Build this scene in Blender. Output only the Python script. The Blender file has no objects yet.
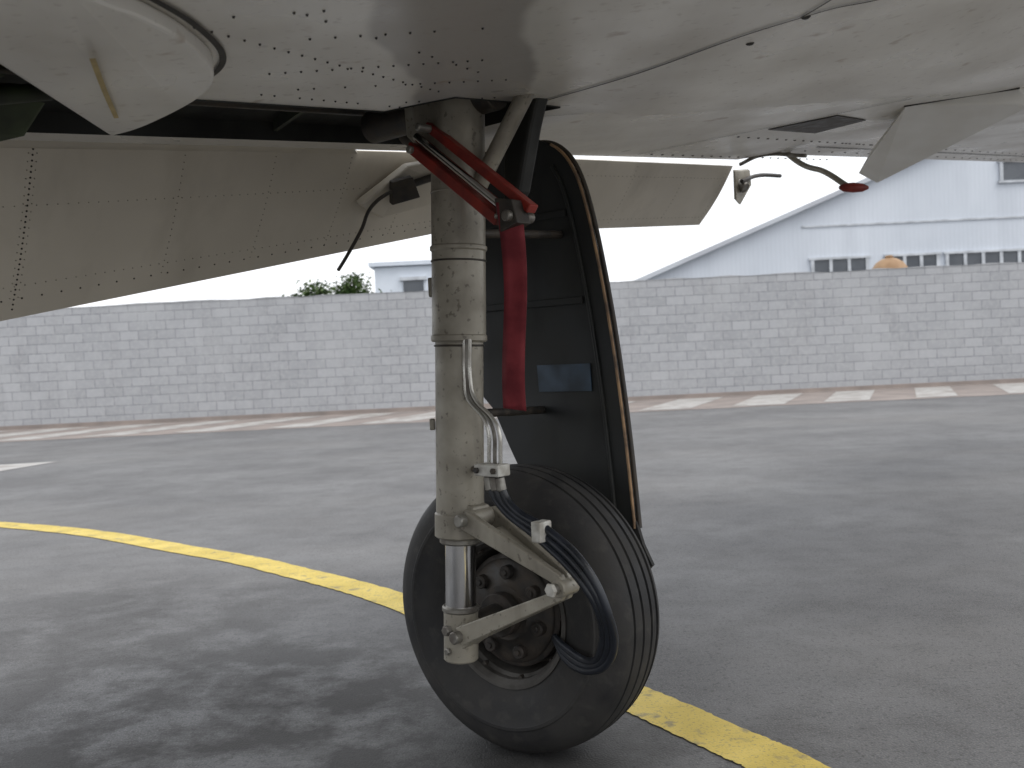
import bpy, bmesh, math, random
from mathutils import Vector, Matrix
from mathutils.geometry import delaunay_2d_cdt
random.seed(7)
scene = bpy.context.scene
scene.view_settings.view_transform = 'Standard'
scene.view_settings.look = 'None'
scene.view_settings.exposure = 0

# ------------------------------------------------------------------ helpers
def link(o, parent=None):
    scene.collection.objects.link(o)
    if parent: o.parent = parent
    return o
def empty(name):
    e = bpy.data.objects.new(name, None); e.empty_display_size = .2
    return link(e)
def smooth(me, ang=0.6):
    for p in me.polygons: p.use_smooth = True
    try: me.set_sharp_from_angle(angle=ang)
    except Exception: pass
def mesh_obj(name, verts, faces, mat, parent=None, sm=False):
    me = bpy.data.meshes.new(name); me.from_pydata([tuple(v) for v in verts], [], faces); me.update()
    bm = bmesh.new(); bm.from_mesh(me); bmesh.ops.recalc_face_normals(bm, faces=bm.faces); bm.to_mesh(me); bm.free()
    if sm: smooth(me)
    if mat: me.materials.append(mat)
    return link(bpy.data.objects.new(name, me), parent)
def bevel(o, w, seg=2):
    m = o.modifiers.new('bev', 'BEVEL'); m.width = w; m.segments = seg; m.limit_method = 'ANGLE'; m.angle_limit = .6
    return o
def basis(ax):
    ax = Vector(ax).normalized()
    t = Vector((0, 0, 1)) if abs(ax.z) < .9 else Vector((1, 0, 0))
    a = ax.cross(t).normalized(); b = ax.cross(a).normalized()
    return ax, a, b
def lathe(name, origin, axis, prof, mat, parent=None, seg=48, close=False, sm=True, ang=.6):
    """prof = [(radius, height along axis)...]"""
    o = Vector(origin); ax, a, b = basis(axis)
    vs = []; fs = []
    n = len(prof)
    for r, h in prof:
        for k in range(seg):
            t = 2*math.pi*k/seg
            vs.append(o + ax*h + (a*math.cos(t) + b*math.sin(t))*r)
    m = n if close else n-1
    for i in range(m):
        j = (i+1) % n
        for k in range(seg):
            k2 = (k+1) % seg
            fs.append((i*seg+k, i*seg+k2, j*seg+k2, j*seg+k))
    if not close:
        fs.append(tuple(range(seg))); fs.append(tuple((n-1)*seg+k for k in range(seg)))
    ob = mesh_obj(name, vs, fs, mat, parent)
    if sm: smooth(ob.data, ang)
    return ob
def rod(name, p0, p1, r, mat, parent=None, r1=None, seg=28, ch=.003):
    p0 = Vector(p0); p1 = Vector(p1); L = (p1-p0).length
    r1 = r if r1 is None else r1
    ch = min(ch, r*.3, L*.3)
    return lathe(name, p0, p1-p0, [(r-ch, 0), (r, ch), (r1, L-ch), (r1-ch, L)], mat, parent, seg)
def tube(name, pts, r, mat, parent=None, smoothc=True):
    cu = bpy.data.curves.new(name, 'CURVE'); cu.dimensions = '3D'; cu.bevel_depth = r; cu.bevel_resolution = 4; cu.resolution_u = 10
    cu.use_fill_caps = True
    if smoothc:
        sp = cu.splines.new('BEZIER'); sp.bezier_points.add(len(pts)-1)
        for bp, p in zip(sp.bezier_points, pts):
            bp.co = p; bp.handle_left_type = bp.handle_right_type = 'AUTO'
    else:
        sp = cu.splines.new('POLY'); sp.points.add(len(pts)-1)
        for bp, p in zip(sp.points, pts): bp.co = (*p, 1)
    cu.materials.append(mat)
    return link(bpy.data.objects.new(name, cu), parent)
def prism(name, poly, ext, mat, parent=None, bv=0):
    poly = [Vector(p) for p in poly]; e = Vector(ext); n = len(poly)
    vs = poly + [p+e for p in poly]
    fs = [tuple(range(n)), tuple(range(n, 2*n))] + [(i, (i+1) % n, n+(i+1) % n, n+i) for i in range(n)]
    o = mesh_obj(name, vs, fs, mat, parent)
    if bv: bevel(o, bv)
    return o
def box(name, c, size, mat, parent=None, bv=0, ax=None):
    c = Vector(c); X, Y, Z = ax if ax else (Vector((1,0,0)), Vector((0,1,0)), Vector((0,0,1)))
    hx, hy, hz = [s/2 for s in size]
    p = [c - X*hx - Y*hy - Z*hz, c + X*hx - Y*hy - Z*hz, c + X*hx + Y*hy - Z*hz, c - X*hx + Y*hy - Z*hz]
    return prism(name, p, Z*2*hz, mat, parent, bv)
def hull(name, pts, mat, parent=None, bv=0):
    bm = bmesh.new()
    for p in pts: bm.verts.new(p)
    bmesh.ops.convex_hull(bm, input=bm.verts)
    bmesh.ops.dissolve_limit(bm, angle_limit=.03, verts=bm.verts, edges=bm.edges)
    me = bpy.data.meshes.new(name); bm.to_mesh(me); bm.free(); me.materials.append(mat)
    o = link(bpy.data.objects.new(name, me), parent)
    if bv: bevel(o, bv)
    return o

# ------------------------------------------------------------------ materials
def mat(name, c1, c2=None, scale=6, rough=.5, metal=0, bump=.1, bscale=60, rvar=.1, spec=.5, detail=3, lo=.35, hi=.65, bdist=.004):
    m = bpy.data.materials.new(name); m.use_nodes = True
    nt = m.node_tree; N = nt.nodes; Lk = nt.links
    b = N['Principled BSDF']
    tc = N.new('ShaderNodeNewGeometry')
    n1 = N.new('ShaderNodeTexNoise'); n1.inputs['Scale'].default_value = scale; n1.inputs['Detail'].default_value = detail
    Lk.new(tc.outputs['Position'], n1.inputs['Vector'])
    mr = N.new('ShaderNodeMapRange'); mr.inputs[1].default_value = lo; mr.inputs[2].default_value = hi
    Lk.new(n1.outputs['Fac'], mr.inputs[0])
    mx = N.new('ShaderNodeMix'); mx.data_type = 'RGBA'; mx.name = 'colmix'
    mx.inputs[6].default_value = (*c1, 1); mx.inputs[7].default_value = (*(c2 or [k*.7 for k in c1]), 1)
    Lk.new(mr.outputs[0], mx.inputs[0]); Lk.new(mx.outputs[2], b.inputs['Base Color'])
    r = N.new('ShaderNodeMapRange'); r.inputs[3].default_value = rough-rvar; r.inputs[4].default_value = rough+rvar
    Lk.new(mr.outputs[0], r.inputs[0]); Lk.new(r.outputs[0], b.inputs['Roughness'])
    b.inputs['Metallic'].default_value = metal
    b.inputs['Specular IOR Level'].default_value = spec
    if bump:
        n2 = N.new('ShaderNodeTexNoise'); n2.inputs['Scale'].default_value = bscale; n2.inputs['Detail'].default_value = 1
        Lk.new(tc.outputs['Position'], n2.inputs['Vector'])
        bp = N.new('ShaderNodeBump'); bp.inputs['Strength'].default_value = bump; bp.inputs['Distance'].default_value = bdist
        Lk.new(n2.outputs['Fac'], bp.inputs['Height']); Lk.new(bp.outputs[0], b.inputs['Normal'])
    return m
def vmath(nt, op, a, b):
    n = nt.nodes.new('ShaderNodeMath'); n.operation = op
    for i, v in enumerate((a, b)):
        if v is None: continue
        if isinstance(v, (int, float)): n.inputs[i].default_value = v
        else: nt.links.new(v, n.inputs[i])
    return n.outputs[0]
def layer(m, fac, col):
    """mix a colour over the present base colour by fac socket"""
    nt = m.node_tree; b = nt.nodes['Principled BSDF']
    src = b.inputs['Base Color'].links[0].from_socket
    mx = nt.nodes.new('ShaderNodeMix'); mx.data_type = 'RGBA'
    nt.links.new(src, mx.inputs[6]); mx.inputs[7].default_value = (*col, 1)
    nt.links.new(fac, mx.inputs[0]); nt.links.new(mx.outputs[2], b.inputs['Base Color'])
def noise_mask(m, scale, lo, hi, detail=3, mapping=None, rough=.5):
    nt = m.node_tree; g = nt.nodes.new('ShaderNodeNewGeometry')
    n = nt.nodes.new('ShaderNodeTexNoise'); n.inputs['Scale'].default_value = scale; n.inputs['Detail'].default_value = detail; n.inputs['Roughness'].default_value = rough
    v = g.outputs['Position']
    if mapping:
        mp = nt.nodes.new('ShaderNodeMapping'); mp.inputs['Scale'].default_value = mapping[0]; mp.inputs['Rotation'].default_value = mapping[1]
        nt.links.new(v, mp.inputs[0]); v = mp.outputs[0]
    nt.links.new(v, n.inputs['Vector'])
    r = nt.nodes.new('ShaderNodeMapRange'); r.inputs[1].default_value = lo; r.inputs[2].default_value = hi
    nt.links.new(n.outputs['Fac'], r.inputs[0])
    return r.outputs[0]
def blob(m, c, rad):
    """soft round falloff around a ground position"""
    nt = m.node_tree; g = nt.nodes.new('ShaderNodeNewGeometry')
    v = nt.nodes.new('ShaderNodeVectorMath'); v.operation = 'DISTANCE'; nt.links.new(g.outputs['Position'], v.inputs[0]); v.inputs[1].default_value = c
    r = nt.nodes.new('ShaderNodeMapRange'); r.interpolation_type = 'SMOOTHSTEP'; r.inputs[1].default_value = rad*.2; r.inputs[2].default_value = rad*1.3; r.inputs[3].default_value = 1; r.inputs[4].default_value = 0
    nt.links.new(v.outputs['Value'], r.inputs[0]); return r.outputs[0]

TH = math.radians(42)
S = Vector((math.sin(TH), math.cos(TH), 0))      # outboard along the span
F = Vector((math.cos(TH), -math.sin(TH), 0))     # towards the leading edge
Zv = Vector((0, 0, 1))

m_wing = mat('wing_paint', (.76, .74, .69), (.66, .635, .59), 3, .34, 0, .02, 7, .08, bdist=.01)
nt = m_wing.node_tree
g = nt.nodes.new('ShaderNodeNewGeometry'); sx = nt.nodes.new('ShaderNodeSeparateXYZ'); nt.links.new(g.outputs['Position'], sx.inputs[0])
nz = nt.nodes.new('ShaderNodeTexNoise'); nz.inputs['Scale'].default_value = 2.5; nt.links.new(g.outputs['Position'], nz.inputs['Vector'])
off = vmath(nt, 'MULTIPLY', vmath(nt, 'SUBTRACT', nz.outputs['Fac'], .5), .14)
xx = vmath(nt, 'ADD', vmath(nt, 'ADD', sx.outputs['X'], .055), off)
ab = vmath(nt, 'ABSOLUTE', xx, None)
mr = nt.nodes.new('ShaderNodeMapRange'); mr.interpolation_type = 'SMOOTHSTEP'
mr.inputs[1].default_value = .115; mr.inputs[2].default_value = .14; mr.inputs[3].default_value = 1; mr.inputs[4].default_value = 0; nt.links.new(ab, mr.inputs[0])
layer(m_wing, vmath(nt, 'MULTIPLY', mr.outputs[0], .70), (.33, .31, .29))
layer(m_wing, vmath(nt, 'MULTIPLY', noise_mask(m_wing, 3.5, .48, .72, 4, ((1, .25, 1), (0, 0, 0)), .6), .45), (.44, .40, .34))
layer(m_wing, vmath(nt, 'MULTIPLY', noise_mask(m_wing, 11, .66, .74, 3), .55), (.28, .19, .12))
layer(m_wing, vmath(nt, 'MULTIPLY', noise_mask(m_wing, 45, .62, .72, 2), .35), (.34, .30, .26))

m_flap = mat('flap_paint', (.60, .55, .465), (.52, .475, .40), 2.5, .45, 0, .02, 12)
layer(m_flap, vmath(m_flap.node_tree, 'MULTIPLY', noise_mask(m_flap, 4, .52, .8, 4, ((1, 1, .3), (0, 0, 0)), .6), .5), (.30, .265, .21))
m_leg = mat('gear_leg_paint', (.335, .31, .255), (.23, .21, .17), 11, .42, .1, .12, 80)
layer(m_leg, vmath(m_leg.node_tree, 'MULTIPLY', noise_mask(m_leg, 9, .52, .68, 4, ((1, 1, .25), (0, 0, 0))), .75), (.10, .085, .065))
layer(m_leg, vmath(m_leg.node_tree, 'MULTIPLY', noise_mask(m_leg, 70, .62, .70, 2), .6), (.07, .055, .04))
m_steel = mat('dull_steel', (.30, .29, .26), (.13, .115, .10), 18, .42, .6, .1, 120)
m_rim = mat('wheel_rim_paint', (.10, .094, .086), (.04, .036, .032), 14, .55, .2, .1, 120)
m_chrome = mat('chrome', (.62, .62, .62), (.45, .44, .43), 12, .16, 1, 0, rvar=.07)
m_dark = mat('dark_metal', (.032, .030, .028), (.065, .053, .042), 22, .55, .3, .2, 90)
m_rust = mat('brake_metal', (.055, .044, .036), (.022, .020, .018), 24, .65, .15, .2, 90)
m_rub = mat('tyre_rubber', (.019, .019, .020), (.040, .038, .036), 8, .68, 0, .15, 120, .12, .32)
layer(m_rub, vmath(m_rub.node_tree, 'MULTIPLY', noise_mask(m_rub, 25, .55, .75, 4), .4), (.075, .07, .062))
m_hose = mat('hose_rubber', (.010, .012, .016), (.018, .022, .032), 14, .36, 0, .03, 90)
m_pipe = mat('steel_pipe', (.62, .61, .57), (.42, .40, .36), 20, .3, .7, 0)
m_door = mat('gear_door_inside', (.014, .016, .017), (.028, .029, .027), 6, .6, 0, .06, 30, spec=.3)
layer(m_door, vmath(m_door.node_tree, 'MULTIPLY', noise_mask(m_door, 10, .5, .75, 4, ((1, 1, .3), (0, 0, 0))), .6), (.007, .007, .007))
m_blue = mat('blue_placard', (.010, .038, .075), (.016, .028, .042), 12, .55, 0, .02)
m_tan = mat('door_edge_seal', (.36, .22, .11), (.12, .08, .055), 16, .6, 0, .1)
m_red = mat('red_paint', (.26, .026, .017), (.13, .014, .011), 14, .45, 0, .04, 60)
m_ribbon = mat('red_ribbon', (.20, .017, .024), (.13, .012, .018), 20, .8, 0, .2, 500, bdist=.001)
m_green = mat('primer_green', (.05, .07, .03), (.018, .02, .015), 7, .6, 0, .1)
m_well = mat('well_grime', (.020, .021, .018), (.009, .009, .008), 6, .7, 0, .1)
m_black = mat('sealant_black', (.02, .019, .018), (.05, .045, .04), 20, .7, 0, 0)
m_white = mat('white_clip', (.58, .57, .53), (.34, .32, .28), 30, .5, 0, .03)
m_fair = mat('clean_white_paint', (.82, .81, .78), (.74, .72, .68), 5, .4, 0, 0)
m_yel = mat('yellow_sealant', (.55, .42, .16), (.4, .3, .14), 14, .6, 0, 0)

# ------------------------------------------------------------------ world / light / camera
w = bpy.data.worlds.new('World'); scene.world = w; w.use_nodes = True
nt = w.node_tree; bg = nt.nodes['Background']
sky = nt.nodes.new('ShaderNodeTexSky'); sky.sky_type = 'NISHITA'; sky.sun_disc = False
to_sun = Vector((.55, -.45, 1.0)).normalized()
sky.sun_elevation = math.asin(to_sun.z); sky.sun_rotation = math.atan2(to_sun.x, to_sun.y)
sky.dust_density = 4; sky.air_density = 1.2
hs = nt.nodes.new('ShaderNodeHueSaturation'); hs.inputs['Saturation'].default_value = .4; hs.inputs['Value'].default_value = 1.25
cl = nt.nodes.new('ShaderNodeMix'); cl.data_type = 'RGBA'; cl.inputs[0].default_value = .7; cl.inputs[7].default_value = (10.3, 10.5, 10.8, 1)  # thin bright cloud cover
nt.links.new(sky.outputs[0], hs.inputs['Color']); nt.links.new(hs.outputs[0], cl.inputs[6]); nt.links.new(cl.outputs[2], bg.inputs['Color'])
bg.inputs['Strength'].default_value = .15
sl = bpy.data.lights.new('sun', 'SUN'); sl.energy = .8; sl.angle = math.radians(25); sl.color = (1, .96, .9)
so = link(bpy.data.objects.new('sun', sl)); so.rotation_mode = 'QUATERNION'; so.rotation_quaternion = to_sun.to_track_quat('Z', 'Y')
so.location = (0, 0, 20)

cam = bpy.data.cameras.new('camera'); cam.sensor_width = 36; cam.lens = 35.16; cam.clip_end = 2000; cam.clip_start = .02
co = link(bpy.data.objects.new('camera', cam)); scene.camera = co
p = math.radians(1.66); r = math.radians(2.7)
U0 = Vector((0, math.sin(p), math.cos(p))); Fw = Vector((0, math.cos(p), -math.sin(p))); X0 = Vector((1, 0, 0))
R = X0*math.cos(r) - U0*math.sin(r); U = U0*math.cos(r) + X0*math.sin(r)
M = Matrix((R, U, -Fw)).transposed().to_4x4(); M.translation = (0, 0, 1.1)
co.matrix_world = M
cam.dof.use_dof = True; cam.dof.focus_distance = 2.6; cam.dof.aperture_fstop = 6

# ------------------------------------------------------------------ ground
m_asph = mat('asphalt', (.165, .165, .168), (.128, .128, .132), .8, .76, 0, .45, 150, .1, .3, 4, bdist=.006)
nt = m_asph.node_tree
layer(m_asph, vmath(nt, 'MULTIPLY', noise_mask(m_asph, 4.5, .44, .64, 6, None, .7), .5), (.082, .081, .082))
layer(m_asph, vmath(nt, 'MULTIPLY', noise_mask(m_asph, .5, .48, .66, 5, ((.35, 1, 1), (0, 0, .2)), .6), .4), (.215, .21, .205))
layer(m_asph, vmath(nt, 'MULTIPLY', noise_mask(m_asph, 170, .52, .66, 1), .45), (.27, .265, .255))
layer(m_asph, vmath(nt, 'MULTIPLY', noise_mask(m_asph, 60, .56, .68, 2), .5), (.055, .054, .054))
# oil and rubber stains where aircraft stand, plus contact shadow painted under the tyre
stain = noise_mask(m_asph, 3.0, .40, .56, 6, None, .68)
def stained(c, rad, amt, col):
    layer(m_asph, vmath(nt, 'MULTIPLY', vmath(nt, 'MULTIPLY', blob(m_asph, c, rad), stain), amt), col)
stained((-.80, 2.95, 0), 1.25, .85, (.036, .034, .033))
stained((-1.9, 4.3, 0), 1.5, .5, (.055, .053, .053))
layer(m_asph, vmath(nt, 'MULTIPLY', blob(m_asph, (.02, 2.72, 0), .38), .75), (.030, .029, .028))  # tyre contact shadow put into the asphalt colour, along with the dark stain there
stained((.5, 2.3, 0), .7, .5, (.05, .048, .046))
G = 600
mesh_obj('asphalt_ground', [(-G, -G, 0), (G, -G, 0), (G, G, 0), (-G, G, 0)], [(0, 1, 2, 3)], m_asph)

def worn(name, c1, c2, cover, amt=.9, sc=14, wear=(.12, .12, .12)):
    m = mat(name, c1, c2, 5, .6, 0, .35, 160, .08, .4, bdist=.004)
    layer(m, vmath(m.node_tree, 'MULTIPLY', noise_mask(m, sc, cover, cover+.1, 5), amt), wear)
    return m
m_yl = worn('yellow_road_paint', (.66, .50, .10), (.54, .41, .09), .58, .6)
layer(m_yl, vmath(m_yl.node_tree, 'MULTIPLY', noise_mask(m_yl, 120, .58, .66, 2), .5), (.16, .14, .10))
def catmull(pts, n=12):
    out = []
    P = [Vector(q) for q in pts]
    P = [P[0]*2-P[1]] + P + [P[-1]*2-P[-2]]
    for i in range(1, len(P)-2):
        for k in range(n):
            t = k/n
            a, b, c, d = P[i-1:i+3]
            out.append(.5*((2*b) + (c-a)*t + (2*a-5*b+4*c-d)*t*t + (3*b-a-3*c+d)*t**3))
    out.append(P[-2]); return out
ylp = catmull([(-16, 11.2), (-8.4, 9.55), (-3.92, 7.53), (-1.93, 6.0), (-1.16, 5.24), (-.61, 4.60), (-.10, 3.82), (.347, 3.107), (.56, 2.74), (.68, 2.52), (.98, 1.8), (1.3, .7), (1.5, -1)], 24)
vs = []; fs = []
for i, q in enumerate(ylp):
    a = ylp[max(0, i-1)]; b = ylp[min(len(ylp)-1, i+1)]
    t = (b-a).normalized(); n = Vector((-t.y, t.x))
    wd = .092
    for sgn in (-1, 1):
        e = q + n*(wd*sgn + random.uniform(-.004, .004)); vs.append((e.x, e.y, .004))
    if i: fs.append((2*i-2, 2*i-1, 2*i+1, 2*i))
mesh_obj('yellow_taxi_line', vs, fs, m_yl)

m_strip = mat('edge_strip_concrete', (.29, .245, .22), (.22, .19, .175), 1.5, .8, 0, .3, 60)
layer(m_strip, vmath(m_strip.node_tree, 'MULTIPLY', noise_mask(m_strip, 2, .5, .7, 5), .5), (.18, .165, .155))
m_wp = worn('white_road_paint', (.46, .45, .43), (.38, .365, .35), .50, .75, 2.2, (.27, .24, .22))
mesh_obj('pavement_edge_strip', [(-45, 17.4, .004), (60, 17.4, .004), (60, 21.5, .004), (-45, 21.5, .004)], [(0, 1, 2, 3)], m_strip)
vs = []; fs = []; x = -44
while x < 58:
    n = len(vs); ww = random.uniform(.7, .95)
    vs += [(x, 17.7, .008), (x+ww, 17.7, .008), (x+ww+1.3, 21.0, .008), (x+1.3, 21.0, .008)]; fs.append((n, n+1, n+2, n+3)); x += 1.65
mesh_obj('white_pavement_stripes', vs, fs, m_wp)
mesh_obj('painted_ground_mark', [(-7.6, 11.4, .004), (-6.15, 11.9, .004), (-5.9, 12.9, .004), (-7.9, 12.6, .004)], [(0, 1, 2, 3)], m_wp)

# ------------------------------------------------------------------ block wall
m_blk = bpy.data.materials.new('concrete_blocks'); m_blk.use_nodes = True
nt = m_blk.node_tree; b = nt.nodes['Principled BSDF']; b.inputs['Roughness'].default_value = .9
g = nt.nodes.new('ShaderNodeNewGeometry'); sx = nt.nodes.new('ShaderNodeSeparateXYZ'); cx = nt.nodes.new('ShaderNodeCombineXYZ')
nt.links.new(g.outputs['Position'], sx.inputs[0]); nt.links.new(sx.outputs['X'], cx.inputs['X']); nt.links.new(sx.outputs['Z'], cx.inputs['Y'])
br = nt.nodes.new('ShaderNodeTexBrick'); nt.links.new(cx.outputs[0], br.inputs['Vector'])
br.inputs['Scale'].default_value = 1; br.inputs['Brick Width'].default_value = .4; br.inputs['Row Height'].default_value = .2
br.inputs['Mortar Size'].default_value = .014; br.inputs['Mortar Smooth'].default_value = .4; br.inputs['Bias'].default_value = 0
br.inputs['Color1'].default_value = (.375, .385, .405, 1); br.inputs['Color2'].default_value = (.315, .325, .342, 1); br.inputs['Mortar'].default_value = (.255, .262, .28, 1)
nt.links.new(br.outputs['Color'], b.inputs['Base Color'])
layer(m_blk, vmath(nt, 'MULTIPLY', noise_mask(m_blk, .7, .48, .7, 5), .4), (.43, .44, .455))
layer(m_blk, vmath(nt, 'MULTIPLY', noise_mask(m_blk, 1.3, .52, .75, 5, ((1, 1, .3), (0, 0, 0)), .6), .45), (.22, .222, .23))
layer(m_blk, vmath(nt, 'MULTIPLY', noise_mask(m_blk, 12, .45, .65, 3), .35), (.43, .435, .45))
bp = nt.nodes.new('ShaderNodeBump'); bp.inputs['Strength'].default_value = .5; bp.inputs['Distance'].default_value = .01; bp.invert = True
nt.links.new(br.outputs['Fac'], bp.inputs['Height']); nt.links.new(bp.outputs[0], b.inputs['Normal'])
wall = empty('concrete_block_wall')
box('wall_blocks', (6, 21.7, 1.28), (100, .2, 2.56), m_blk, wall)
vs = []; fs = []
xs = [-44+i*.4 for i in range(251)]
for i, x in enumerate(xs):
    z = 2.563 + random.uniform(.0, .035)
    for yy in (21.59, 21.81):
        vs.append((x, yy, 2.563)); vs.append((x, yy, z))
    if i:
        a = (i-1)*4; c = i*4
        fs += [(a, c, c+1, a+1), (a+2, c+2, c+3, a+3), (a+1, c+1, c+3, a+3)]
mesh_obj('wall_topping', vs, fs, m_blk, wall)
box('wall_footing', (6, 21.53, .04), (100, .14, .08), m_strip, wall)

# ------------------------------------------------------------------ hangar building
m_cor = mat('painted_sheet_cladding', (.60, .64, .70), (.54, .58, .64), .25, .55, 0, 0)
nt = m_cor.node_tree; wv = nt.nodes.new('ShaderNodeTexWave'); wv.inputs['Scale'].default_value = 1.6; wv.bands_direction = 'X'
g = nt.nodes.new('ShaderNodeNewGeometry'); nt.links.new(g.outputs['Position'], wv.inputs['Vector'])
bp = nt.nodes.new('ShaderNodeBump'); bp.inputs['Strength'].default_value = .12; bp.inputs['Distance'].default_value = .03
nt.links.new(wv.outputs['Fac'], bp.inputs['Height']); nt.links.new(bp.outputs[0], nt.nodes['Principled BSDF'].inputs['Normal'])
layer(m_cor, vmath(nt, 'MULTIPLY', noise_mask(m_cor, .8, .5, .8, 5, ((1, 1, .2), (0, 0, 0))), .4), (.40, .43, .48))
m_roof = mat('roof_sheet', (.50, .53, .57), (.43, .45, .49), .5, .6, 0, .05)
m_glass = mat('window_glass', (.05, .06, .075), (.10, .11, .125), .8, .2, 0, 0)
m_frame = mat('window_frame', (.58, .61, .65), None, 2, .5, 0, 0)
hg = empty('hangar_building')
Y0 = 44
x0, x1, xa = 5.4, 56, 30.7
ez, az = 3.95, 13.6
prism('gable_wall', [(x0, Y0, 0), (x1, Y0, 0), (x1, Y0, ez), (xa, Y0, az), (x0, Y0, ez)], (0, .3, 0), m_cor, hg)
prism('roof_slope_left', [(x0-.5, Y0-.4, ez-.3), (xa, Y0-.4, az+.02), (xa, Y0-.4, az+.22), (x0-.5, Y0-.4, ez-.1)], (0, 50, 0), m_roof, hg)
prism('roof_slope_right', [(x1+.5, Y0-.4, ez-.3), (xa+.01, Y0-.4, az+.02), (xa+.01, Y0-.4, az+.22), (x1+.5, Y0-.4, ez-.1)], (0, 50, 0), m_roof, hg)
prism('side_wall', [(x0, Y0+.31, 0), (x0+.3, Y0+.31, 0), (x0+.3, Y0+.31, ez+.05), (x0, Y0+.31, ez-.05)], (0, 48, 0), m_cor, hg)
def windows(xs0, xs1, z0, z1, pane, tag):
    box('window_sill_'+tag, ((xs0+xs1)/2, Y0-.06, z0-.05), (xs1-xs0+.3, .14, .1), m_frame, hg)
    box('window_glass_'+tag, ((xs0+xs1)/2, Y0-.02, (z0+z1)/2), (xs1-xs0, .05, z1-z0), m_glass, hg)
    n = max(1, round((xs1-xs0)/pane))
    for i in range(n+1):
        box('mullion_%s_%d' % (tag, i), (xs0+(xs1-xs0)*i/n, Y0-.06, (z0+z1)/2), (.14, .09, z1-z0), m_frame, hg)
    box('window_head_'+tag, ((xs0+xs1)/2, Y0-.06, z1+.05), (xs1-xs0+.3, .13, .1), m_frame, hg)
windows(13.4, 15.8, 3.5, 4.62, .8, 'a'); windows(16.7, 18.9, 3.5, 4.62, .8, 'b'); windows(19.3, 28, 3.5, 4.62, .8, 'c'); windows(29, 40, 3.5, 4.62, .8, 'd')
windows(21.8, 25.4, 7.7, 8.5, 1.1, 'e'); windows(27.5, 33, 7.7, 8.5, 1.1, 'f')
box('wall_girt', (34, Y0-.03, 6.1), (42, .05, .08), m_frame, hg)

# small building and tree behind wall
sh = empty('small_white_building')
m_render = mat('white_render', (.68, .73, .80), (.58, .63, .70), 1, .8, 0, .1)
box('walls', (-3.0, 31.5, 1.95), (1.9, 3, 3.9), m_render, sh)
box('flat_roof', (-3.0, 31.5, 3.98), (2.2, 3.3, .12), m_render, sh)
box('window', (-2.8, 29.97, 3.1), (.6, .06, .7), m_glass, sh)
box('window_lintel', (-2.8, 29.95, 3.52), (.8, .12, .1), m_frame, sh)

m_bark = mat('bark', (.10, .075, .05), (.05, .04, .03), 12, .9, 0, .5, 40)
m_leaf = mat('leaves', (.035, .085, .02), (.11, .16, .05), 3, .6, 0, 0)
tree = empty('leafy_tree')
T0 = Vector((-4.55, 26.2, 0))
lathe('trunk', T0, (0.05, 0, 1), [(.13, 0), (.1, .8), (.08, 1.7), (.05, 2.5)], m_bark, tree, 12)
lv = []; lf = []
tips = []
for i in range(26):
    a = random.uniform(0, 6.28); e = random.uniform(.0, 1.25); L = random.uniform(.7, 1.25)
    b0 = T0 + Vector((.08, 0, random.uniform(1.9, 2.6)))
    tip = b0 + Vector((math.cos(a)*math.cos(e)*L*1.3, math.sin(a)*math.cos(e)*L, math.sin(e)*L*.85))
    tube('limb_%d' % i, [b0, (b0+tip)/2 + Vector((0, 0, .08)), tip], .018, m_bark, tree)
    tips += [tip, (b0+tip)/2, b0.lerp(tip, .75)]
for t in tips:
    for k in range(130):
        c = t + Vector((random.gauss(0, .17), random.gauss(0, .17), random.gauss(0, .10)))
        d = Vector((random.gauss(0, 1), random.gauss(0, 1), random.gauss(-.2, .6))).normalized()
        s = d.cross(Vector((random.random(), random.random(), 1))).normalized()*.034
        n = len(lv); l = random.uniform(.09, .17)
        lv += [c-s*.3, c+d*l*.5-s, c+d*l, c+d*l*.5+s]; lf.append((n, n+1, n+2, n+3))
mesh_obj('foliage', lv, lf, m_leaf, tree)

m_or = mat('rusty_orange', (.38, .24, .13), (.28, .17, .09), 4, .6, 0, .1)
tank = empty('water_tank')
lathe('tank_body', (9.35, 24.5, 0), (0, 0, 1), [(.40, 0), (.40, 2.55), (.45, 2.6), (.46, 2.66), (.42, 2.78), (.32, 2.92), (.18, 3.01), (.05, 3.04)], m_or, tank, 32)
lathe('tank_lid', (9.35, 24.5, 3.035), (0, 0, 1), [(.09, 0), (.1, .03), (.07, .06)], m_or, tank, 20)

# ------------------------------------------------------------------ WING
wing = empty('airplane_wing')
def P2(s, f): return S.xy*s + F.xy*(f-1.817)
def sf(x, y):
    v = Vector((x, y)); return v.dot(S.xy), v.dot(F.xy)+1.817
def sst(a, b, x):
    t = max(0, min(1, (x-a)/(b-a))); return t*t*(3-2*t)
def zs(x, y):
    s, f = sf(x, y)
    z = 1.55 + .1*s
    le = lead(s)
    k = f-(le-.8)
    if k > 0: z += .32*k*k
    q = (x-.082)*-.2495 + (y-2.84)*.968
    if q < 0: z -= .035*sst(0, -.07, q)*(1-sst(-.15, -.9, q))*sst(.1, .5, x)
    return z
def lead(s):
    pts = [(-9, 1.75), (1.5, 1.72), (3, 1.6), (5, 1.35), (9, .9), (11.7, .3)]
    for (a, b), (c, d) in zip(pts, pts[1:]):
        if s <= c: return b+(d-b)*(s-a)/(c-a)
    return .3
def trail(s): return -.57 if s < 4.35 else (-.41 + (s-4.35)*.008)
outline = [(-2.5, -.57), (4.34, -.57), (4.36, -.41), (11.5, -.35), (11.7, .3), (9, .9), (5, 1.35), (3, 1.6), (1.5, 1.72), (-2.5, 1.75)]
well = [(2.12, .13), (1.72, .13), (1.69, .05), (1.66, -.06), (1.05, -.06), (.98, -.05), (.63, .24), (.3, .32), (-.2, .32), (-.5, .1), (-.5, -.45), (2.12, -.45)]
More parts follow.
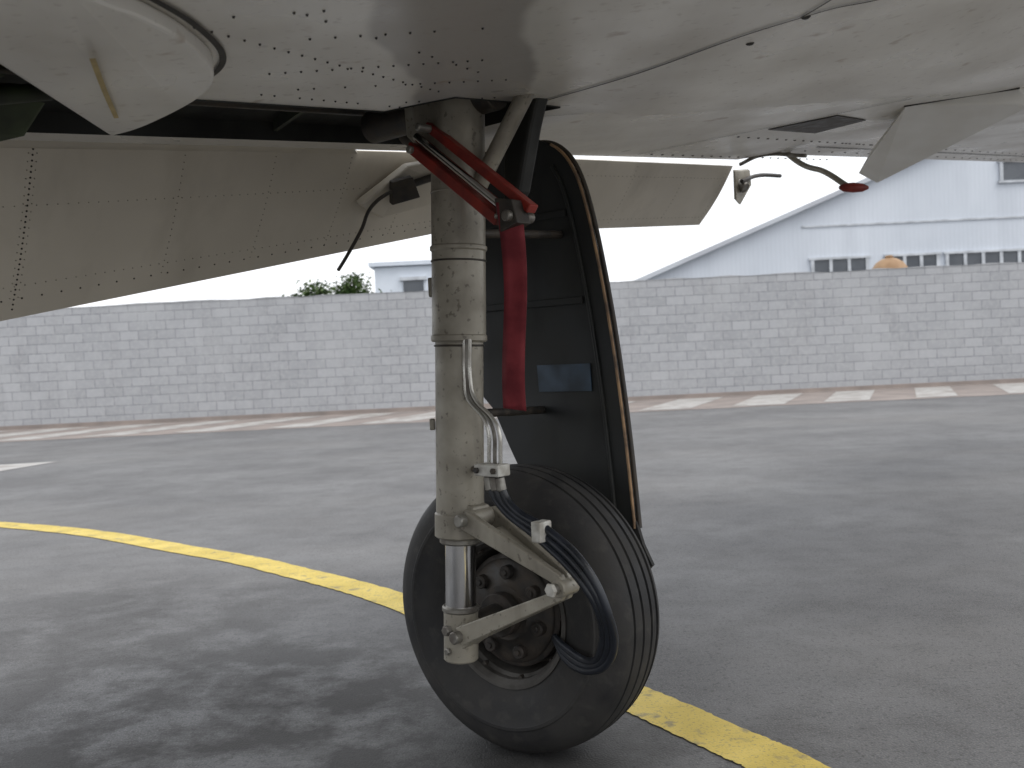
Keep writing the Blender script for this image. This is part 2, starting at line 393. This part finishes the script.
def inside(poly, x, y):
    c = False; n = len(poly)
    for i in range(n):
        x1_, y1_ = poly[i]; x2_, y2_ = poly[(i+1) % n]
        if (y1_ > y) != (y2_ > y) and x < (x2_-x1_)*(y-y1_)/(y2_-y1_)+x1_: c = not c
    return c
def dens(poly, step):
    out = []
    for i in range(len(poly)):
        a = Vector(poly[i]); b_ = Vector(poly[(i+1) % len(poly)]); n = max(1, int((b_-a).length/step))
        out += [a+(b_-a)*k/n for k in range(n)]
    return out
def skin(name, zfun, hole, mt, parent, step=.045):
    vs = []; es = []
    o = dens(outline, .1); vs += o; es += [(i, (i+1) % len(o)) for i in range(len(o))]
    if hole:
        hp = dens(hole, .05); n0 = len(vs); vs += hp; es += [(n0+i, n0+(i+1) % len(hp)) for i in range(len(hp))]
    s = -2.48
    while s < 11.6:
        st = step if s < 5 else .2
        f = -.55
        while f < 1.75:
            if inside(outline, s, f) and f < lead(s)-.02 and f > trail(s)+.02 and not (hole and inside(hole, s, f)):
                vs.append(Vector((s, f)))
            f += st
        s += st
    r = delaunay_2d_cdt(vs, es, [], 0, 1e-5)
    V = []
    for v in r[0]:
        q = P2(v.x, v.y); V.append((q.x, q.y, zfun(v.x, v.y, q)))
    FS = []
    for fc in r[2]:
        c = sum((r[0][i] for i in fc), Vector((0, 0)))/len(fc)
        if inside(outline, c.x, c.y) and not (hole and inside(hole, c.x, c.y)): FS.append(tuple(fc))
    me = bpy.data.meshes.new(name); me.from_pydata(V, [], FS); me.update()
    for p_ in me.polygons: p_.use_smooth = True
    me.materials.append(mt)
    return link(bpy.data.objects.new(name, me), parent)
def zup(s, f, q):
    u = max(0, min(1, (f-trail(s))/(lead(s)-trail(s)+1e-6)))
    th = (.02+.185*u+.7*u*(1-u))
    base = 1.55+.1*s
    if f > lead(s)-.01: return zs(q.x, q.y)+.004
    return base + max(th, .02)
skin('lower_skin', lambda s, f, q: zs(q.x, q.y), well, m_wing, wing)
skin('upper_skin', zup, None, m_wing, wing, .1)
oo = dens(outline, .1); vs = []; fs = []
for i, q in enumerate(oo):
    w2 = P2(q.x, q.y); z0 = zs(w2.x, w2.y); vs += [(w2.x, w2.y, z0), (w2.x, w2.y, zup(q.x, q.y, w2))]
n = len(oo)
for i in range(n):
    j = (i+1) % n; fs.append((2*i, 2*j, 2*j+1, 2*i+1))
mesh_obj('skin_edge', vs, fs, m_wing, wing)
hp = dens(well, .05); vs = []; fs = []
def roofz(s, f):
    q = P2(s, f); return min(zs(q.x, q.y)+.17, zup(s, f, q)-.02)
for q in hp:
    w2 = P2(q.x, q.y); z0 = zs(w2.x, w2.y); vs += [(w2.x, w2.y, z0-.004), (w2.x, w2.y, roofz(q.x, q.y))]
n = len(hp)
for i in range(n):
    j = (i+1) % n; fs.append((2*i, 2*j, 2*j+1, 2*i+1))
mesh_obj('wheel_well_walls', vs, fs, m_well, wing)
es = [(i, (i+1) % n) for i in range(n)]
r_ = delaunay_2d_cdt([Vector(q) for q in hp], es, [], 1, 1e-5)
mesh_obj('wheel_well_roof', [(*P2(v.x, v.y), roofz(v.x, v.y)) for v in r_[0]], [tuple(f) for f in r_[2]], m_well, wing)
def W3(s, f, dz=0):
    q = P2(s, f); return Vector((q.x, q.y, zs(q.x, q.y)+dz))
for i, sv in enumerate((-.1, .35, .8, 1.2, 1.6)):
    prism('well_rib_%d' % i, [W3(sv, -.44, .02), W3(sv, -.3, .05), W3(sv, -.08, .06), W3(sv, -.08, .14), W3(sv, -.44, .06)], S*.012, m_green, wing)
tube('well_pipe_a', [W3(-.4, -.2, .03), W3(.4, -.22, .035), W3(1.1, -.2, .03), W3(1.75, -.25, .04)], .011, m_dark, wing)
tube('well_pipe_b', [W3(-.4, -.1, .04), W3(.3, -.02, .045), W3(.8, -.14, .05), W3(1.7, -.16, .05)], .007, m_dark, wing)
tube('well_actuator', [W3(.0, .05, .02), W3(.55, -.3, .03)], .028, m_green, wing, False)
hull('well_hinge_bracket', [W3(.35, -.22, .05), W3(.95, -.30, .04), W3(.92, -.36, -.03), W3(.80, -.38, -.06), W3(.50, -.36, -.085), W3(.25, -.30, -.08), W3(.3, -.2, -.03), W3(.3, -.36, .04)], m_green, wing, .01)
tube('well_hinge_tube', [W3(.2, -.12, -.03), W3(.55, -.17, -.02), W3(.9, -.2, .03)], .018, m_green, wing)
rod('well_hinge_lever', W3(.45, -.15, -.05), W3(.52, -.15, .05), .014, m_pipe, wing)
# flap shroud seal: closes the slot over the inboard flap except near the gear
prism('flap_slot_seal', [W3(-2.4, -.565, -.001), W3(1.98, -.565, -.001), W3(2.02, -.60, -.006), W3(1.98, -.66, -.035), W3(-2.4, -.66, -.035)], Zv*.006, m_flap, wing)

# surface strips (seams) lying on the lower skin
def strip(name, pts, width, mt, dz=-.003, n=10, cat=True):
    c = catmull(pts, n) if cat else [Vector(p_) for p_ in pts]
    vs = []; fs = []
    for i, q in enumerate(c):
        t = (c[min(i+1, len(c)-1)]-c[max(i-1, 0)]).normalized(); nn = Vector((-t.y, t.x))
        for sg in (-1, 1):
            e = q+nn*width/2*sg; vs.append((e.x, e.y, zs(e.x, e.y)+dz))
        if i: fs.append((2*i-2, 2*i-1, 2*i+1, 2*i))
    return mesh_obj(name, vs, fs, mt, wing)
strip('panel_seam_main', [(.065, 2.66), (.32, 2.32), (.60, 1.99), (.75, 1.95), (1.05, 1.93), (1.6, 2.0)], .007, m_black)
strip('panel_seam_branch', [(.60, 1.99), (.68, 1.72), (.8, 1.4)], .005, m_black)
strip('bay_edge_seam', [(.02, 2.8), (.6, 2.96), (1.2, 3.1), (2.2, 3.37)], .005, m_black)
strip('panel_seam_outer', [tuple(P2(3.4, -.5)), tuple(P2(3.4, .2)), tuple(P2(3.4, .6))], .006, m_black)
strip('panel_seam_aileron', [tuple(P2(4.4, -.2)), tuple(P2(7, -.17)), tuple(P2(11, -.12))], .012, m_black)
def dots(name, pts, rad, mt, parent, normal=None, h=.002, seg=8):
    vs = []; fs = []
    for p_ in pts:
        p_ = Vector(p_); ax, a, b_ = basis(normal or Vector((0, 0, -1)))
        n = len(vs)
        for k in range(seg):
            t = 2*math.pi*k/seg; vs.append(p_+(a*math.cos(t)+b_*math.sin(t))*rad-ax*.002)
        for k in range(seg):
            t = 2*math.pi*k/seg; vs.append(p_+(a*math.cos(t)+b_*math.sin(t))*rad*.6+ax*h)
        fs.append(tuple(n+seg+k for k in range(seg)))
        for k in range(seg):
            k2 = (k+1) % seg; fs.append((n+k, n+k2, n+seg+k2, n+seg+k))
    return mesh_obj(name, vs, fs, mt, parent)
pts = []
def row(a, b_, gap, miss=.15):
    a = Vector(a); b_ = Vector(b_); n_ = int((b_-a).length/gap)
    for i in range(n_):
        if random.random() < miss: continue
        q = a.lerp(b_, i/n_)
        s_, f_ = sf(q.x, q.y)
        if inside(well, s_, f_): continue
        pts.append(Vector((q.x, q.y, zs(q.x, q.y)-.001)))
row((-.62, 1.25), (-.12, 2.35), .040); row((-.42, 1.3), (-.02, 2.2), .05, .3)
row((-.44, 1.95), (.0, 2.05), .03); row((-.42, 2.12), (.05, 2.28), .032)
row((-.50, 2.13), (-.22, 2.48), .034); row((-.36, 1.72), (.02, 1.80), .04, .25)
row((-.40, 1.55), (-.22, 1.58), .04); row((-.28, 2.38), (.08, 2.5), .03, .3)
dots('skin_fasteners', pts, .0029, m_black, wing)
pts = [W3(s_, f_, -.001) for s_ in [3.5+.08*i for i in range(22)] for f_ in (-.5, -.1)] + [W3(4.5+.15*i, -.3, -.001) for i in range(40)] + [W3(4.5+.15*i, -.1, -.001) for i in range(40)]
dots('outer_skin_rivets', pts, .007, m_dark, wing)
def onpl(x, y): return Vector((x, y, zs(x, y)-.001))
dots('drain_holes', [onpl(.545, 2.17), onpl(.615, 2.0), onpl(.84, 1.90)], .011, m_black, wing)

# rounded root fairing panel
pan = catmull([(-.50, .9), (-.519, 1.28), (-.491, 1.418), (-.478, 1.578), (-.494, 1.76), (-.562, 1.907), (-.731, 2.084), (-.829, 2.147)], 6) + [Vector((-.798, 1.814)), Vector((-.765, 1.536)), Vector((-.714, 1.2)), Vector((-.70, .9))]
vs = [(v.x, v.y, zs(v.x, v.y)-.03-.02*sst(1.6, 2.2, v.y)) for v in pan]; n = len(vs)
vs += [(v.x, v.y, zs(v.x, v.y)-.002+.02*sst(1.8, 2.1, v.y)) for v in pan]
fs = [tuple(range(n)), tuple(range(n, 2*n))]+[(i, (i+1) % n, n+(i+1) % n, n+i) for i in range(n)]
fp = mesh_obj('root_fairing_panel', vs, fs, m_wing, wing); bevel(fp, .006)
strip('fairing_gap_seal', [(-.48, .9), (-.503, 1.28), (-.475, 1.418), (-.462, 1.578), (-.478, 1.765), (-.55, 1.917), (-.72, 2.096)], .012, m_black, -.004)
strip('fairing_sealant', [(-.60, 1.5), (-.67, 1.72), (-.74, 1.95)], .009, m_yel, -.052)

# FLAPS -------------------------------------------------------------
def flap_panel(name, t0, t1, zb0, zb1, zt0, zt1, n=24):
    A = Vector((-.554, 2.992, 0)); B = Vector((-.702, 3.126, 0))
    vs = []; fs = []; rows = 8
    for i in range(n+1):
        k = i/n; t = t0+(t1-t0)*k
        top = A+S*t; top.z = zt0+(zt1-zt0)*k
        bot = B+S*t; bot.z = zb0+(zb1-zb0)*k
        nrm = (bot-top).cross(S).normalized()
        if nrm.dot(F) < 0: nrm = -nrm
        ring = []
        for j in range(rows+1):           # near (lower) surface
            m_ = j/rows; ring.append(top.lerp(bot, m_)+nrm*.012*math.sin(m_*math.pi))
        for j in range(rows, -1, -1):     # far (upper) surface
            m_ = j/rows; ring.append(top.lerp(bot, m_)-nrm*(.006+.075*math.sin(math.pi*min(1, .12+.88*(1-m_))**1.0)*(1-m_)**.6))
        vs += ring
    L = 2*(rows+1)
    for i in range(n):
        for j in range(L):
            j2 = (j+1) % L; fs.append((i*L+j, i*L+j2, (i+1)*L+j2, (i+1)*L+j))
    fs += [tuple(range(L)), tuple(n*L+j for j in range(L))]
    o = mesh_obj(name, vs, fs, m_flap, wing); smooth(o.data, .7)
    def at(t, m_, off=.013):
        k = (t-t0)/(t1-t0)
        top = A+S*t; top.z = zt0+(zt1-zt0)*k; bot = B+S*t; bot.z = zb0+(zb1-zb0)*k
        nrm = (bot-top).cross(S).normalized()
        if nrm.dot(F) < 0: nrm = -nrm
        return top.lerp(bot, m_)+nrm*(.012*math.sin(m_*math.pi)+off-.012), nrm
    return at
at1 = flap_panel('inboard_flap', -2.6, .98, .888, 1.614, 1.485, 1.832)
at2 = flap_panel('outboard_flap', 1.0, 2.49, 1.575, 1.70, 1.828, 1.958)
pts = []
for t in (-.83, -.81, -.42, -.13, .15, .42, .62):
    m_ = .06
    while m_ < .9: pts.append(at1(t, m_)[0]); m_ += .045
for m_ in (.34, .80):
    t = -1.5
    while t < .9: pts.append(at1(t, m_)[0]); t += .026
for t in (1.3, 1.7, 2.1, 2.45):
    m_ = .06
    while m_ < .92: pts.append(at2(t, m_)[0]); m_ += .06
for m_ in (.2, .85):
    t = 1.05
    while t < 2.45: pts.append(at2(t, m_)[0]); t += .03
dots('flap_rivets', pts, .0020, m_leg, wing, at1(0, .5)[1], .0010, 6)
pts = []
m_ = .04
while m_ < .95: pts.append(at1(-.82, m_)[0]); m_ += .03
t = -1.5
while t < .95: pts.append(at1(t, .88)[0]); t += .05
dots('flap_hinge_screws', pts, .0032, m_dark, wing, at1(0, .5)[1], .001, 6)
nrm = at1(.4, .3)[1]
prism('flap_hinge_fairing', [at1(.66, -.12)[0]+nrm*.05, at1(.34, .06)[0]+nrm*.03, at1(.20, .44)[0]+nrm*.01, at1(.32, .60)[0]+nrm*.01, at1(.62, .32)[0]+nrm*.07], nrm*.03, m_flap, wing, .006)
prism('hinge_bracket', [at1(.27, .18)[0]+nrm*.062, at1(.33, .10)[0]+nrm*.085, at1(.39, .30)[0]+nrm*.085, at1(.30, .40)[0]+nrm*.062], nrm*.02, m_dark, wing, .003)
tube('flap_bonding_cable', [at1(.30, .22)[0]+nrm*.08, at1(.235, .42)[0]+nrm*.06, at1(.245, .70)[0]+nrm*.04, at1(.24, 1.0)[0]+nrm*.03, at1(.24, 1.16)[0]+nrm*.02], .006, m_dark, wing)
tube('flap_crank', [at1(.33, .24)[0]+nrm*.07, at1(.5, .04)[0]+nrm*.1], .012, m_dark, wing, False)
e0, nn2 = at2(2.49, .05)
prism('flap_end_bracket', [e0+S*.01, e0+S*.16+Zv*.02, e0+S*.17-Zv*.05, e0+S*.05-Zv*.16, e0+S*.01-Zv*.14], nn2*.015, m_leg, wing, .003)
tube('flap_end_rod', [e0+S*.02-Zv*.03+nn2*.05, e0+S*.28-Zv*.0, e0+S*.5+Zv*.02], .010, m_dark, wing)
rod('flap_end_roller', e0+S*.06-Zv*.06, e0+S*.06-Zv*.06+nn2*.05, .025, m_steel, wing)
tube('vent_mast', [W3(4.42, -.38, .02), Vector((1.40, 4.72, 1.935)), Vector((1.46, 4.55, 1.86)), Vector((1.51, 4.42, 1.775))], .013, m_leg, wing)
tube('vent_mast_brace', [Vector((1.40, 4.62, 1.95)), Vector((1.22, 4.75, 1.985)), Vector((1.14, 4.82, 1.96))], .009, m_steel, wing)
lathe('vent_mast_red_tip', (1.47, 4.40, 1.765), (1, -.15, -.08), [(.006, 0), (.018, .02), (.022, .06), (.018, .1), (.006, .125)], m_red, wing, 18)
Pa = Vector((1.428, 3.53, 1.91)); Pb = Vector((1.777, 3.45, 1.93)); Pc = Vector((1.83, 3.45, 1.872))
Pd = Vector((1.555, 4.18, 1.742)); Pe = Vector((1.487, 4.2, 1.789))
hull('hanging_wedge_fairing', [Pa, Pb, Pc, Pd, Pe, Pa+Vector((.06, .1, .05)), Pb+Vector((.1, .1, .05)), Pe+Vector((.1, .1, .12))], m_fair, wing, .005)
tube('wedge_shadow_gap', [Pa-Zv*.0+Vector((-.01, 0, -.002)), (Pa+Pb)/2+Vector((0, -.012, .0)), Pb+Vector((0, -.012, 0))], .006, m_black, wing, False)
prism('fairing_recess', [W3(3.45, .05, -.002), W3(3.45, .32, -.002), W3(3.75, .30, -.002), W3(3.85, .05, -.002)], Zv*-.002, m_dark, wing)

# ------------------------------------------------------------------ LANDING GEAR
gear = empty('landing_gear')
def L(d, z, so=0):
    bx = -.164+.042*(z-.368)
    return Vector((bx, 2.59, z)) + F*d + S*so
def legcyl(name, z0, z1, r0, m_, r1=None, ch=.004): return rod(name, L(0, z0), L(0, z1), r0, m_, gear, r1, 40, ch)
legcyl('outer_cylinder_upper', 1.15, 1.80, .070, m_leg)
legcyl('outer_cylinder_lower', .655, 1.149, .0625, m_leg)
legcyl('gland_collar', .635, .70, .0665, m_leg)
legcyl('collar_band_a', 1.372, 1.388, .074, m_leg); legcyl('collar_band_b', 1.14, 1.16, .073, m_leg)
legcyl('collar_band_c', 1.52, 1.526, .072, m_leg)
legcyl('collar_clamp', 1.345, 1.350, .072, m_dark); legcyl('collar_clamp_low', 1.128, 1.133, .066, m_dark)
legcyl('gland_ring', .618, .636, .054, m_steel)
legcyl('shock_strut_piston', .43, .63, .040, m_chrome)
legcyl('axle_housing', .312, .455, .045, m_leg); legcyl('axle_housing_band', .44, .456, .049, m_steel)
box('leg_lug_a', L(-.06, 1.285, -.03), (.03, .03, .05), m_leg, gear, .004)
box('leg_lug_b', L(-.055, .93, -.045), (.014, .014, .03), m_leg, gear, .003)
rod('trunnion', L(-.36, 1.76, .02), L(.12, 1.76, .02), .045, m_dark, gear)
prism('side_bracket_a', [L(-.13, 1.77, -.02), L(-.02, 1.78, -.02), L(.01, 1.66, -.02), L(-.05, 1.62, -.02), L(-.12, 1.68, -.02)], S*-.05, m_leg, gear, .005)
tube('drag_brace', [L(.20, 1.76, .05), L(.05, 1.50, .0)], .022, m_leg, gear, False)
prism('bay_structure', [L(.07, 1.80, .1), L(.20, 1.80, .1), L(.16, 1.68, .1), L(.12, 1.52, .1), L(.06, 1.45, .1)], S*.05, m_well, gear, .01)
tube('retract_actuator', [L(-.30, 1.74, .1), L(-.02, 1.62, .02)], .03, m_dark, gear, False)
def bar(name, a, b_, w_, h_, m_, up=Zv):
    a = Vector(a); b_ = Vector(b_); d = (b_-a).normalized(); s_ = d.cross(up).normalized(); u_ = s_.cross(d).normalized()
    return prism(name, [a-s_*w_/2-u_*h_/2, a+s_*w_/2-u_*h_/2, a+s_*w_/2+u_*h_/2, a-s_*w_/2+u_*h_/2], b_-a, m_, gear, .003)
lo = L(.245, 1.425, -.1); hi = L(-.06, 1.650, -.1)
dr = (hi-lo).normalized(); pr = dr.cross(S).normalized()
if pr.z < 0: pr = -pr
bar('red_lock_arm_lower', lo-pr*.012, hi-pr*.012, .03, .026, m_red)
bar('red_lock_arm_upper', lo+pr*.050+S*.03-dr*.05, hi+pr*.050+S*.03-dr*.0, .03, .022, m_red)
rod('lock_rod', lo+pr*.018, hi+pr*.018, .011, m_chrome, gear)
rod('lock_pin', lo-dr*.035+pr*.02-S*.035, lo-dr*.035+pr*.02+S*.06, .013, m_steel, gear)
hull('lock_end_fitting', [lo+pr*.055+S*k-dr*.02 for k in (-.02, .03)]+[lo-pr*.03+S*k-dr*.03 for k in (-.02, .03)]+[lo+pr*.02+S*k-dr*.065 for k in (-.02, .03)]+[lo+pr*.03+S*k+dr*.03 for k in (-.02, .03)], m_dark, gear, .003)
for k in (0, 1): rod('lock_bolt_%d' % k, hi-dr*.02+pr*(.05 if k else -.012)-S*.028, hi-dr*.02+pr*(.05 if k else -.012)+S*.04, .01, m_steel, gear)

apex = L(.346, .546)
def tlink(name, root, apx, wr, wa, th):
    d = (apx-root); dn = d.normalized(); up = dn.cross(S).normalized()
    for sg in (-1, 1):
        a = root+S*sg*wr/2; b_ = apx+S*sg*wa/2
        poly = [a-up*th*1.0, b_-up*th*.55, b_+dn*.02, b_+up*th*.55, a+up*th*1.0]
        prism(name+('_arm_l' if sg < 0 else '_arm_r'), poly, -S*sg*.018, m_leg, gear, .003)
    prism(name+'_web', [root+dn*.06-up*th*.2-S*wr*.4, apx-dn*.03-up*th*.2-S*wa*.4, apx-dn*.03-up*th*.2+S*wa*.4, root+dn*.06-up*th*.2+S*wr*.4], up*th*.3, m_leg, gear, .002)
    rod(name+'_root_pin', root-S*(wr/2+.02), root+S*(wr/2+.02), .016, m_steel, gear)
    rod(name+'_root_boss', root-S*(wr/2-.017), root+S*(wr/2-.017), .026, m_leg, gear)
rt_u = L(.065, .690); rt_l = L(.045, .392)
tlink('upper_torque_link', rt_u, apex+Zv*.018, .11, .045, .026)
tlink('lower_torque_link', rt_l, apex-Zv*.018, .11, .045, .024)
rod('torque_link_apex_pin', apex-S*.045, apex+S*.045, .013, m_steel, gear)
rod('apex_boss', apex-S*.03+F*.004, apex+S*.03+F*.004, .022, m_leg, gear)
rod('apex_nut', apex-S*.055, apex-S*.043, .017, m_white, gear, seg=6)
prism('torque_lug_upper', [L(.03, .73, -.03), L(.075, .72, -.03), L(.085, .675, -.03), L(.03, .645, -.03)], S*.06, m_leg, gear, .004)
prism('torque_lug_lower', [L(.02, .43, -.03), L(.06, .41, -.03), L(.06, .37, -.03), L(.02, .34, -.03)], S*.06, m_leg, gear, .004)
rod('jacking_bolt', L(.0, .40, -.06), L(.0, .40, -.04), .014, m_steel, gear, seg=6)
rod('axle_bolt', L(.0, .345, -.055), L(.0, .345, -.04), .010, m_steel, gear, seg=6)

for k in range(3):
    o_ = (k-1)*.012
    tube('brake_pipe_%d' % k, [L(.066+o_*.8, 1.145, -.038), L(.066+o_*.8, 1.04, -.036), L(.075+o_, 1.0, -.036), L(.130+o_*1.3, .945, -.03), L(.146+o_*1.5, .915, -.028), L(.147+o_*1.6, .85, -.025), L(.142+o_*1.6, .80, -.02)], .0050, m_pipe if k != 1 else m_steel, gear, True)
box('pipe_clip', L(.140, .818, -.028), (.084, .045, .030), m_white, gear, .004, ax=(F, S, Zv))
for k in (-1, 1): rod('clip_bolt_%d' % (k+1), L(.140+k*.028, .818, -.050), L(.140+k*.028, .818, -.060), .008, m_dark, gear, seg=6)
rod('pipe_clip_stem', L(.05, .815, -.01), L(.11, .815, -.02), .008, m_steel, gear)
for k in range(3):
    o_ = (k-1)*.0195
    tube('brake_hose_%d' % k, [L(.140+o_, .81, -.022), L(.148+o_, .77, -.02), L(.176+o_, .728, -.015), L(.290+o_*.7, .664+o_*.6, -.005), L(.400+o_*.5, .585+o_*.8, -.0), L(.448+o_*.7, .490, .02), L(.420+o_*.9, .385, .07), L(.33, .320-o_*.6, .12), L(.22, .325-o_*.7, .16), L(.16, .35, .19)], .0100, m_hose, gear)
    rod('hose_ferrule_%d' % k, L(.140+o_, .80, -.022), L(.147+o_, .765, -.02), .0125, m_steel, gear)
box('hose_clamp', L(.285, .674, -.01), (.030, .045, .050), m_white, gear, .004, ax=(F, S, Zv))

# wheel (toed slightly)
SW = Vector((math.sin(math.radians(37)), math.cos(math.radians(37)), 0))
WC = Vector((.004, 2.80, .394)); Rt = .398
prof = [(.198, -.088), (.212, -.098), (.235, -.110), (.27, -.122), (.300, -.125), (.304, -.1275), (.312, -.1275), (.316, -.124), (.337, -.120), (.360, -.109), (.376, -.095), (.386, -.082)]
gr = [-.058, -.021, .021, .058]
def tread(w_): return Rt-.0105*(w_/.08)**2
for gx in gr:
    if gx == gr[0]: prof.append((tread(-.072), -.072))
    prof += [(tread(gx), gx-.0055), (tread(gx)-.009, gx-.0040), (tread(gx)-.009, gx+.0040), (tread(gx), gx+.0055)]
    prof.append((tread(gx+.018), gx+.018))
prof += [(.386, .082), (.376, .095), (.360, .109), (.337, .120), (.305, .125), (.27, .122), (.235, .110), (.212, .098), (.198, .088)]
ty = lathe('tyre', WC, SW, prof, m_rub, gear, 120, True, True, .5)
for v in ty.data.vertices:
    if v.co.z < .002: v.co.z = .002
lathe('wheel_rim', WC, SW, [(.120, .06), (.17, .07), (.19, .085), (.207, .092), (.207, .098), (.196, .098), (.185, .085), (.182, .04), (.182, -.04), (.185, -.085), (.196, -.1), (.208, -.1), (.208, -.093), (.199, -.088), (.192, -.078), (.176, -.06), (.172, -.02), (.165, .02), (.12, .03)], m_rim, gear, 72, True, True, .5)
lathe('wheel_disc', WC, SW, [(.06, .0), (.12, .01), (.165, .015), (.165, .04), (.12, .06), (.06, .07)], m_dark, gear, 48, True)
lathe('brake_disc_stack', WC, SW, [(.05, -.055), (.150, -.055), (.158, -.05), (.158, -.036), (.150, -.031), (.158, -.026), (.158, -.005), (.05, -.0)], m_rust, gear, 60, True)
lathe('brake_housing', WC, SW, [(.045, -.09), (.075, -.09), (.085, -.08), (.12, -.072), (.14, -.066), (.145, -.06), (.045, -.056)], m_dark, gear, 60, True)
_, ba, bb = basis(SW)
for k in range(7):
    t = 2*math.pi*k/7+.3
    c = WC+(ba*math.cos(t)+bb*math.sin(t))*.112
    rod('brake_piston_%d' % k, c-SW*.094, c-SW*.065, .019, m_rust, gear)
    rod('piston_cap_%d' % k, c-SW*.099, c-SW*.094, .009, m_dark, gear, seg=6)
for k in range(9):
    t = 2*math.pi*k/9
    c = WC+(ba*math.cos(t)+bb*math.sin(t))*.183
    rod('rim_key_%d' % k, c-SW*.078, c-SW*.03, .007, m_rust, gear)
rod('axle', L(0, .385, .02), WC-SW*.06, .037, m_dark, gear)
rod('axle_flange', WC-SW*.125, WC-SW*.092, .060, m_rust, gear)
rod('hub_cap', WC+SW*.07, WC+SW*.1, .06, m_dark, gear)

# gear door (outboard of the wheel)
def D(d, z, so=.45):
    return Vector((-.164+.042*(z-.368), 2.59, z)) + F*d + S*(so + .03*math.sin((z-.5)*2.2))
rt_edge = catmull([(.227, .60), (.185, .85), (.135, 1.12), (.085, 1.36), (.04, 1.54), (.0, 1.64), (-.05, 1.70), (-.11, 1.73), (-.2, 1.74)], 6)
zsamp = [.585+(1.74-.585)*i/30 for i in range(31)]
def xr(z):
    pts_ = [tuple(v) for v in rt_edge]
    for (a, b_), (c, d_) in zip(pts_, pts_[1:]):
        if b_ <= z <= d_ or d_ <= z <= b_: return a+(c-a)*(z-b_)/(d_-b_+1e-9)
    return pts_[0][0]
def xl(z):
    pts_ = [(-.02, .585), (-.14, .66), (-.24, .80), (-.32, .93), (-.40, 1.0), (-.42, 1.2), (-.42, 1.745)]
    for (a, b_), (c, d_) in zip(pts_, pts_[1:]):
        if b_ <= z <= d_: return a+(c-a)*(z-b_)/(d_-b_)
    return -.42
vs = []; fs = []
for z in zsamp:
    a, b_ = xl(z), xr(z) if z > .6 else .225
    if z > 1.735: b_ = -.12
    for k in range(5): vs.append(D(a+(b_-a)*k/4, z))
    for k in range(4, -1, -1): vs.append(D(a+(b_-a)*k/4, z, .468))
for i in range(30):
    for k in range(10):
        k2 = (k+1) % 10; fs.append((i*10+k, i*10+k2, (i+1)*10+k2, (i+1)*10+k))
fs += [tuple(range(10)), tuple(300+k for k in range(10))]
dd = mesh_obj('gear_door_panel', vs, fs, m_door, gear); smooth(dd.data, .5)
tube('door_edge_seal', [D(v.x+.003, v.y, .452) for v in rt_edge[:40:3]], .0045, m_tan, gear)
tube('door_outer_lip', [D(v.x+.010, v.y, .466) for v in rt_edge[::3]], .007, m_dark, gear)
tube('door_stiffener', [D(v.x-.055, v.y-.01, .447) for v in rt_edge[::4][:9]], .006, m_door, gear)
prism('door_blue_placard', [D(-.13, .985, .448), D(.07, .985, .448), D(.062, 1.065, .448), D(-.14, 1.065, .448)], -S*.003, m_blue, gear)
for i, z in enumerate((1.24, 1.5)):
    a, b_ = xl(z)+.03, xr(z)-.075
    prism('door_rib_%d' % i, [D(a, z, .449), D(b_, z, .449), D(b_, z+.022, .449), D(a, z+.022, .449)], -S*.006, m_door, gear, .003)
rod('door_link_upper', L(.02, 1.42, .05), D(-.05, 1.45, .45), .012, m_dark, gear)
rod('door_link_lower', L(.0, .95, .05), D(-.12, .93, .45), .012, m_dark, gear)
prism('door_rubber_skirt', [D(.20, .64, .452), D(.232, .62, .452), D(.262, .56, .446), D(.30, .508, .44), D(.285, .492, .44), D(.262, .505, .44), D(.20, .53, .447)], S*.012, m_rub, gear)

# ------------------------------------------------------------------ red streamer hanging from the lock pin
stream = empty('red_warning_streamer')
top = lo-dr*.0+Vector((.012, -.02, -.0)); vs = []; fs = []
N_ = 40
for i in range(N_+1):
    k = i/N_; z = 1.455-(1.455-.972)*k
    tw = .35*math.sin(k*2.2)+.12
    side = Vector((math.cos(tw), -math.sin(tw), 0))
    c = Vector((top.x+.008*math.sin(k*5)+.004, top.y-.012*math.sin(k*4.0), z))
    wd = .029
    for j in range(5):
        u = (j-2)/2
        vs.append(c+side*wd*u+Vector((0, -.006*(1-u*u)*math.sin(k*9+1), (-.004*u if i == N_ else 0))))
    if i:
        for j in range(4): fs.append(((i-1)*5+j, (i-1)*5+j+1, i*5+j+1, i*5+j))
rb = mesh_obj('ribbon', vs, fs, m_ribbon, stream, True)
sm_ = rb.modifiers.new('t', 'SOLIDIFY'); sm_.thickness = .0016
rod('streamer_pin', top+Vector((-.03, .01, -.0)), top+Vector((.03, -.0, -.0)), .006, m_steel, stream)
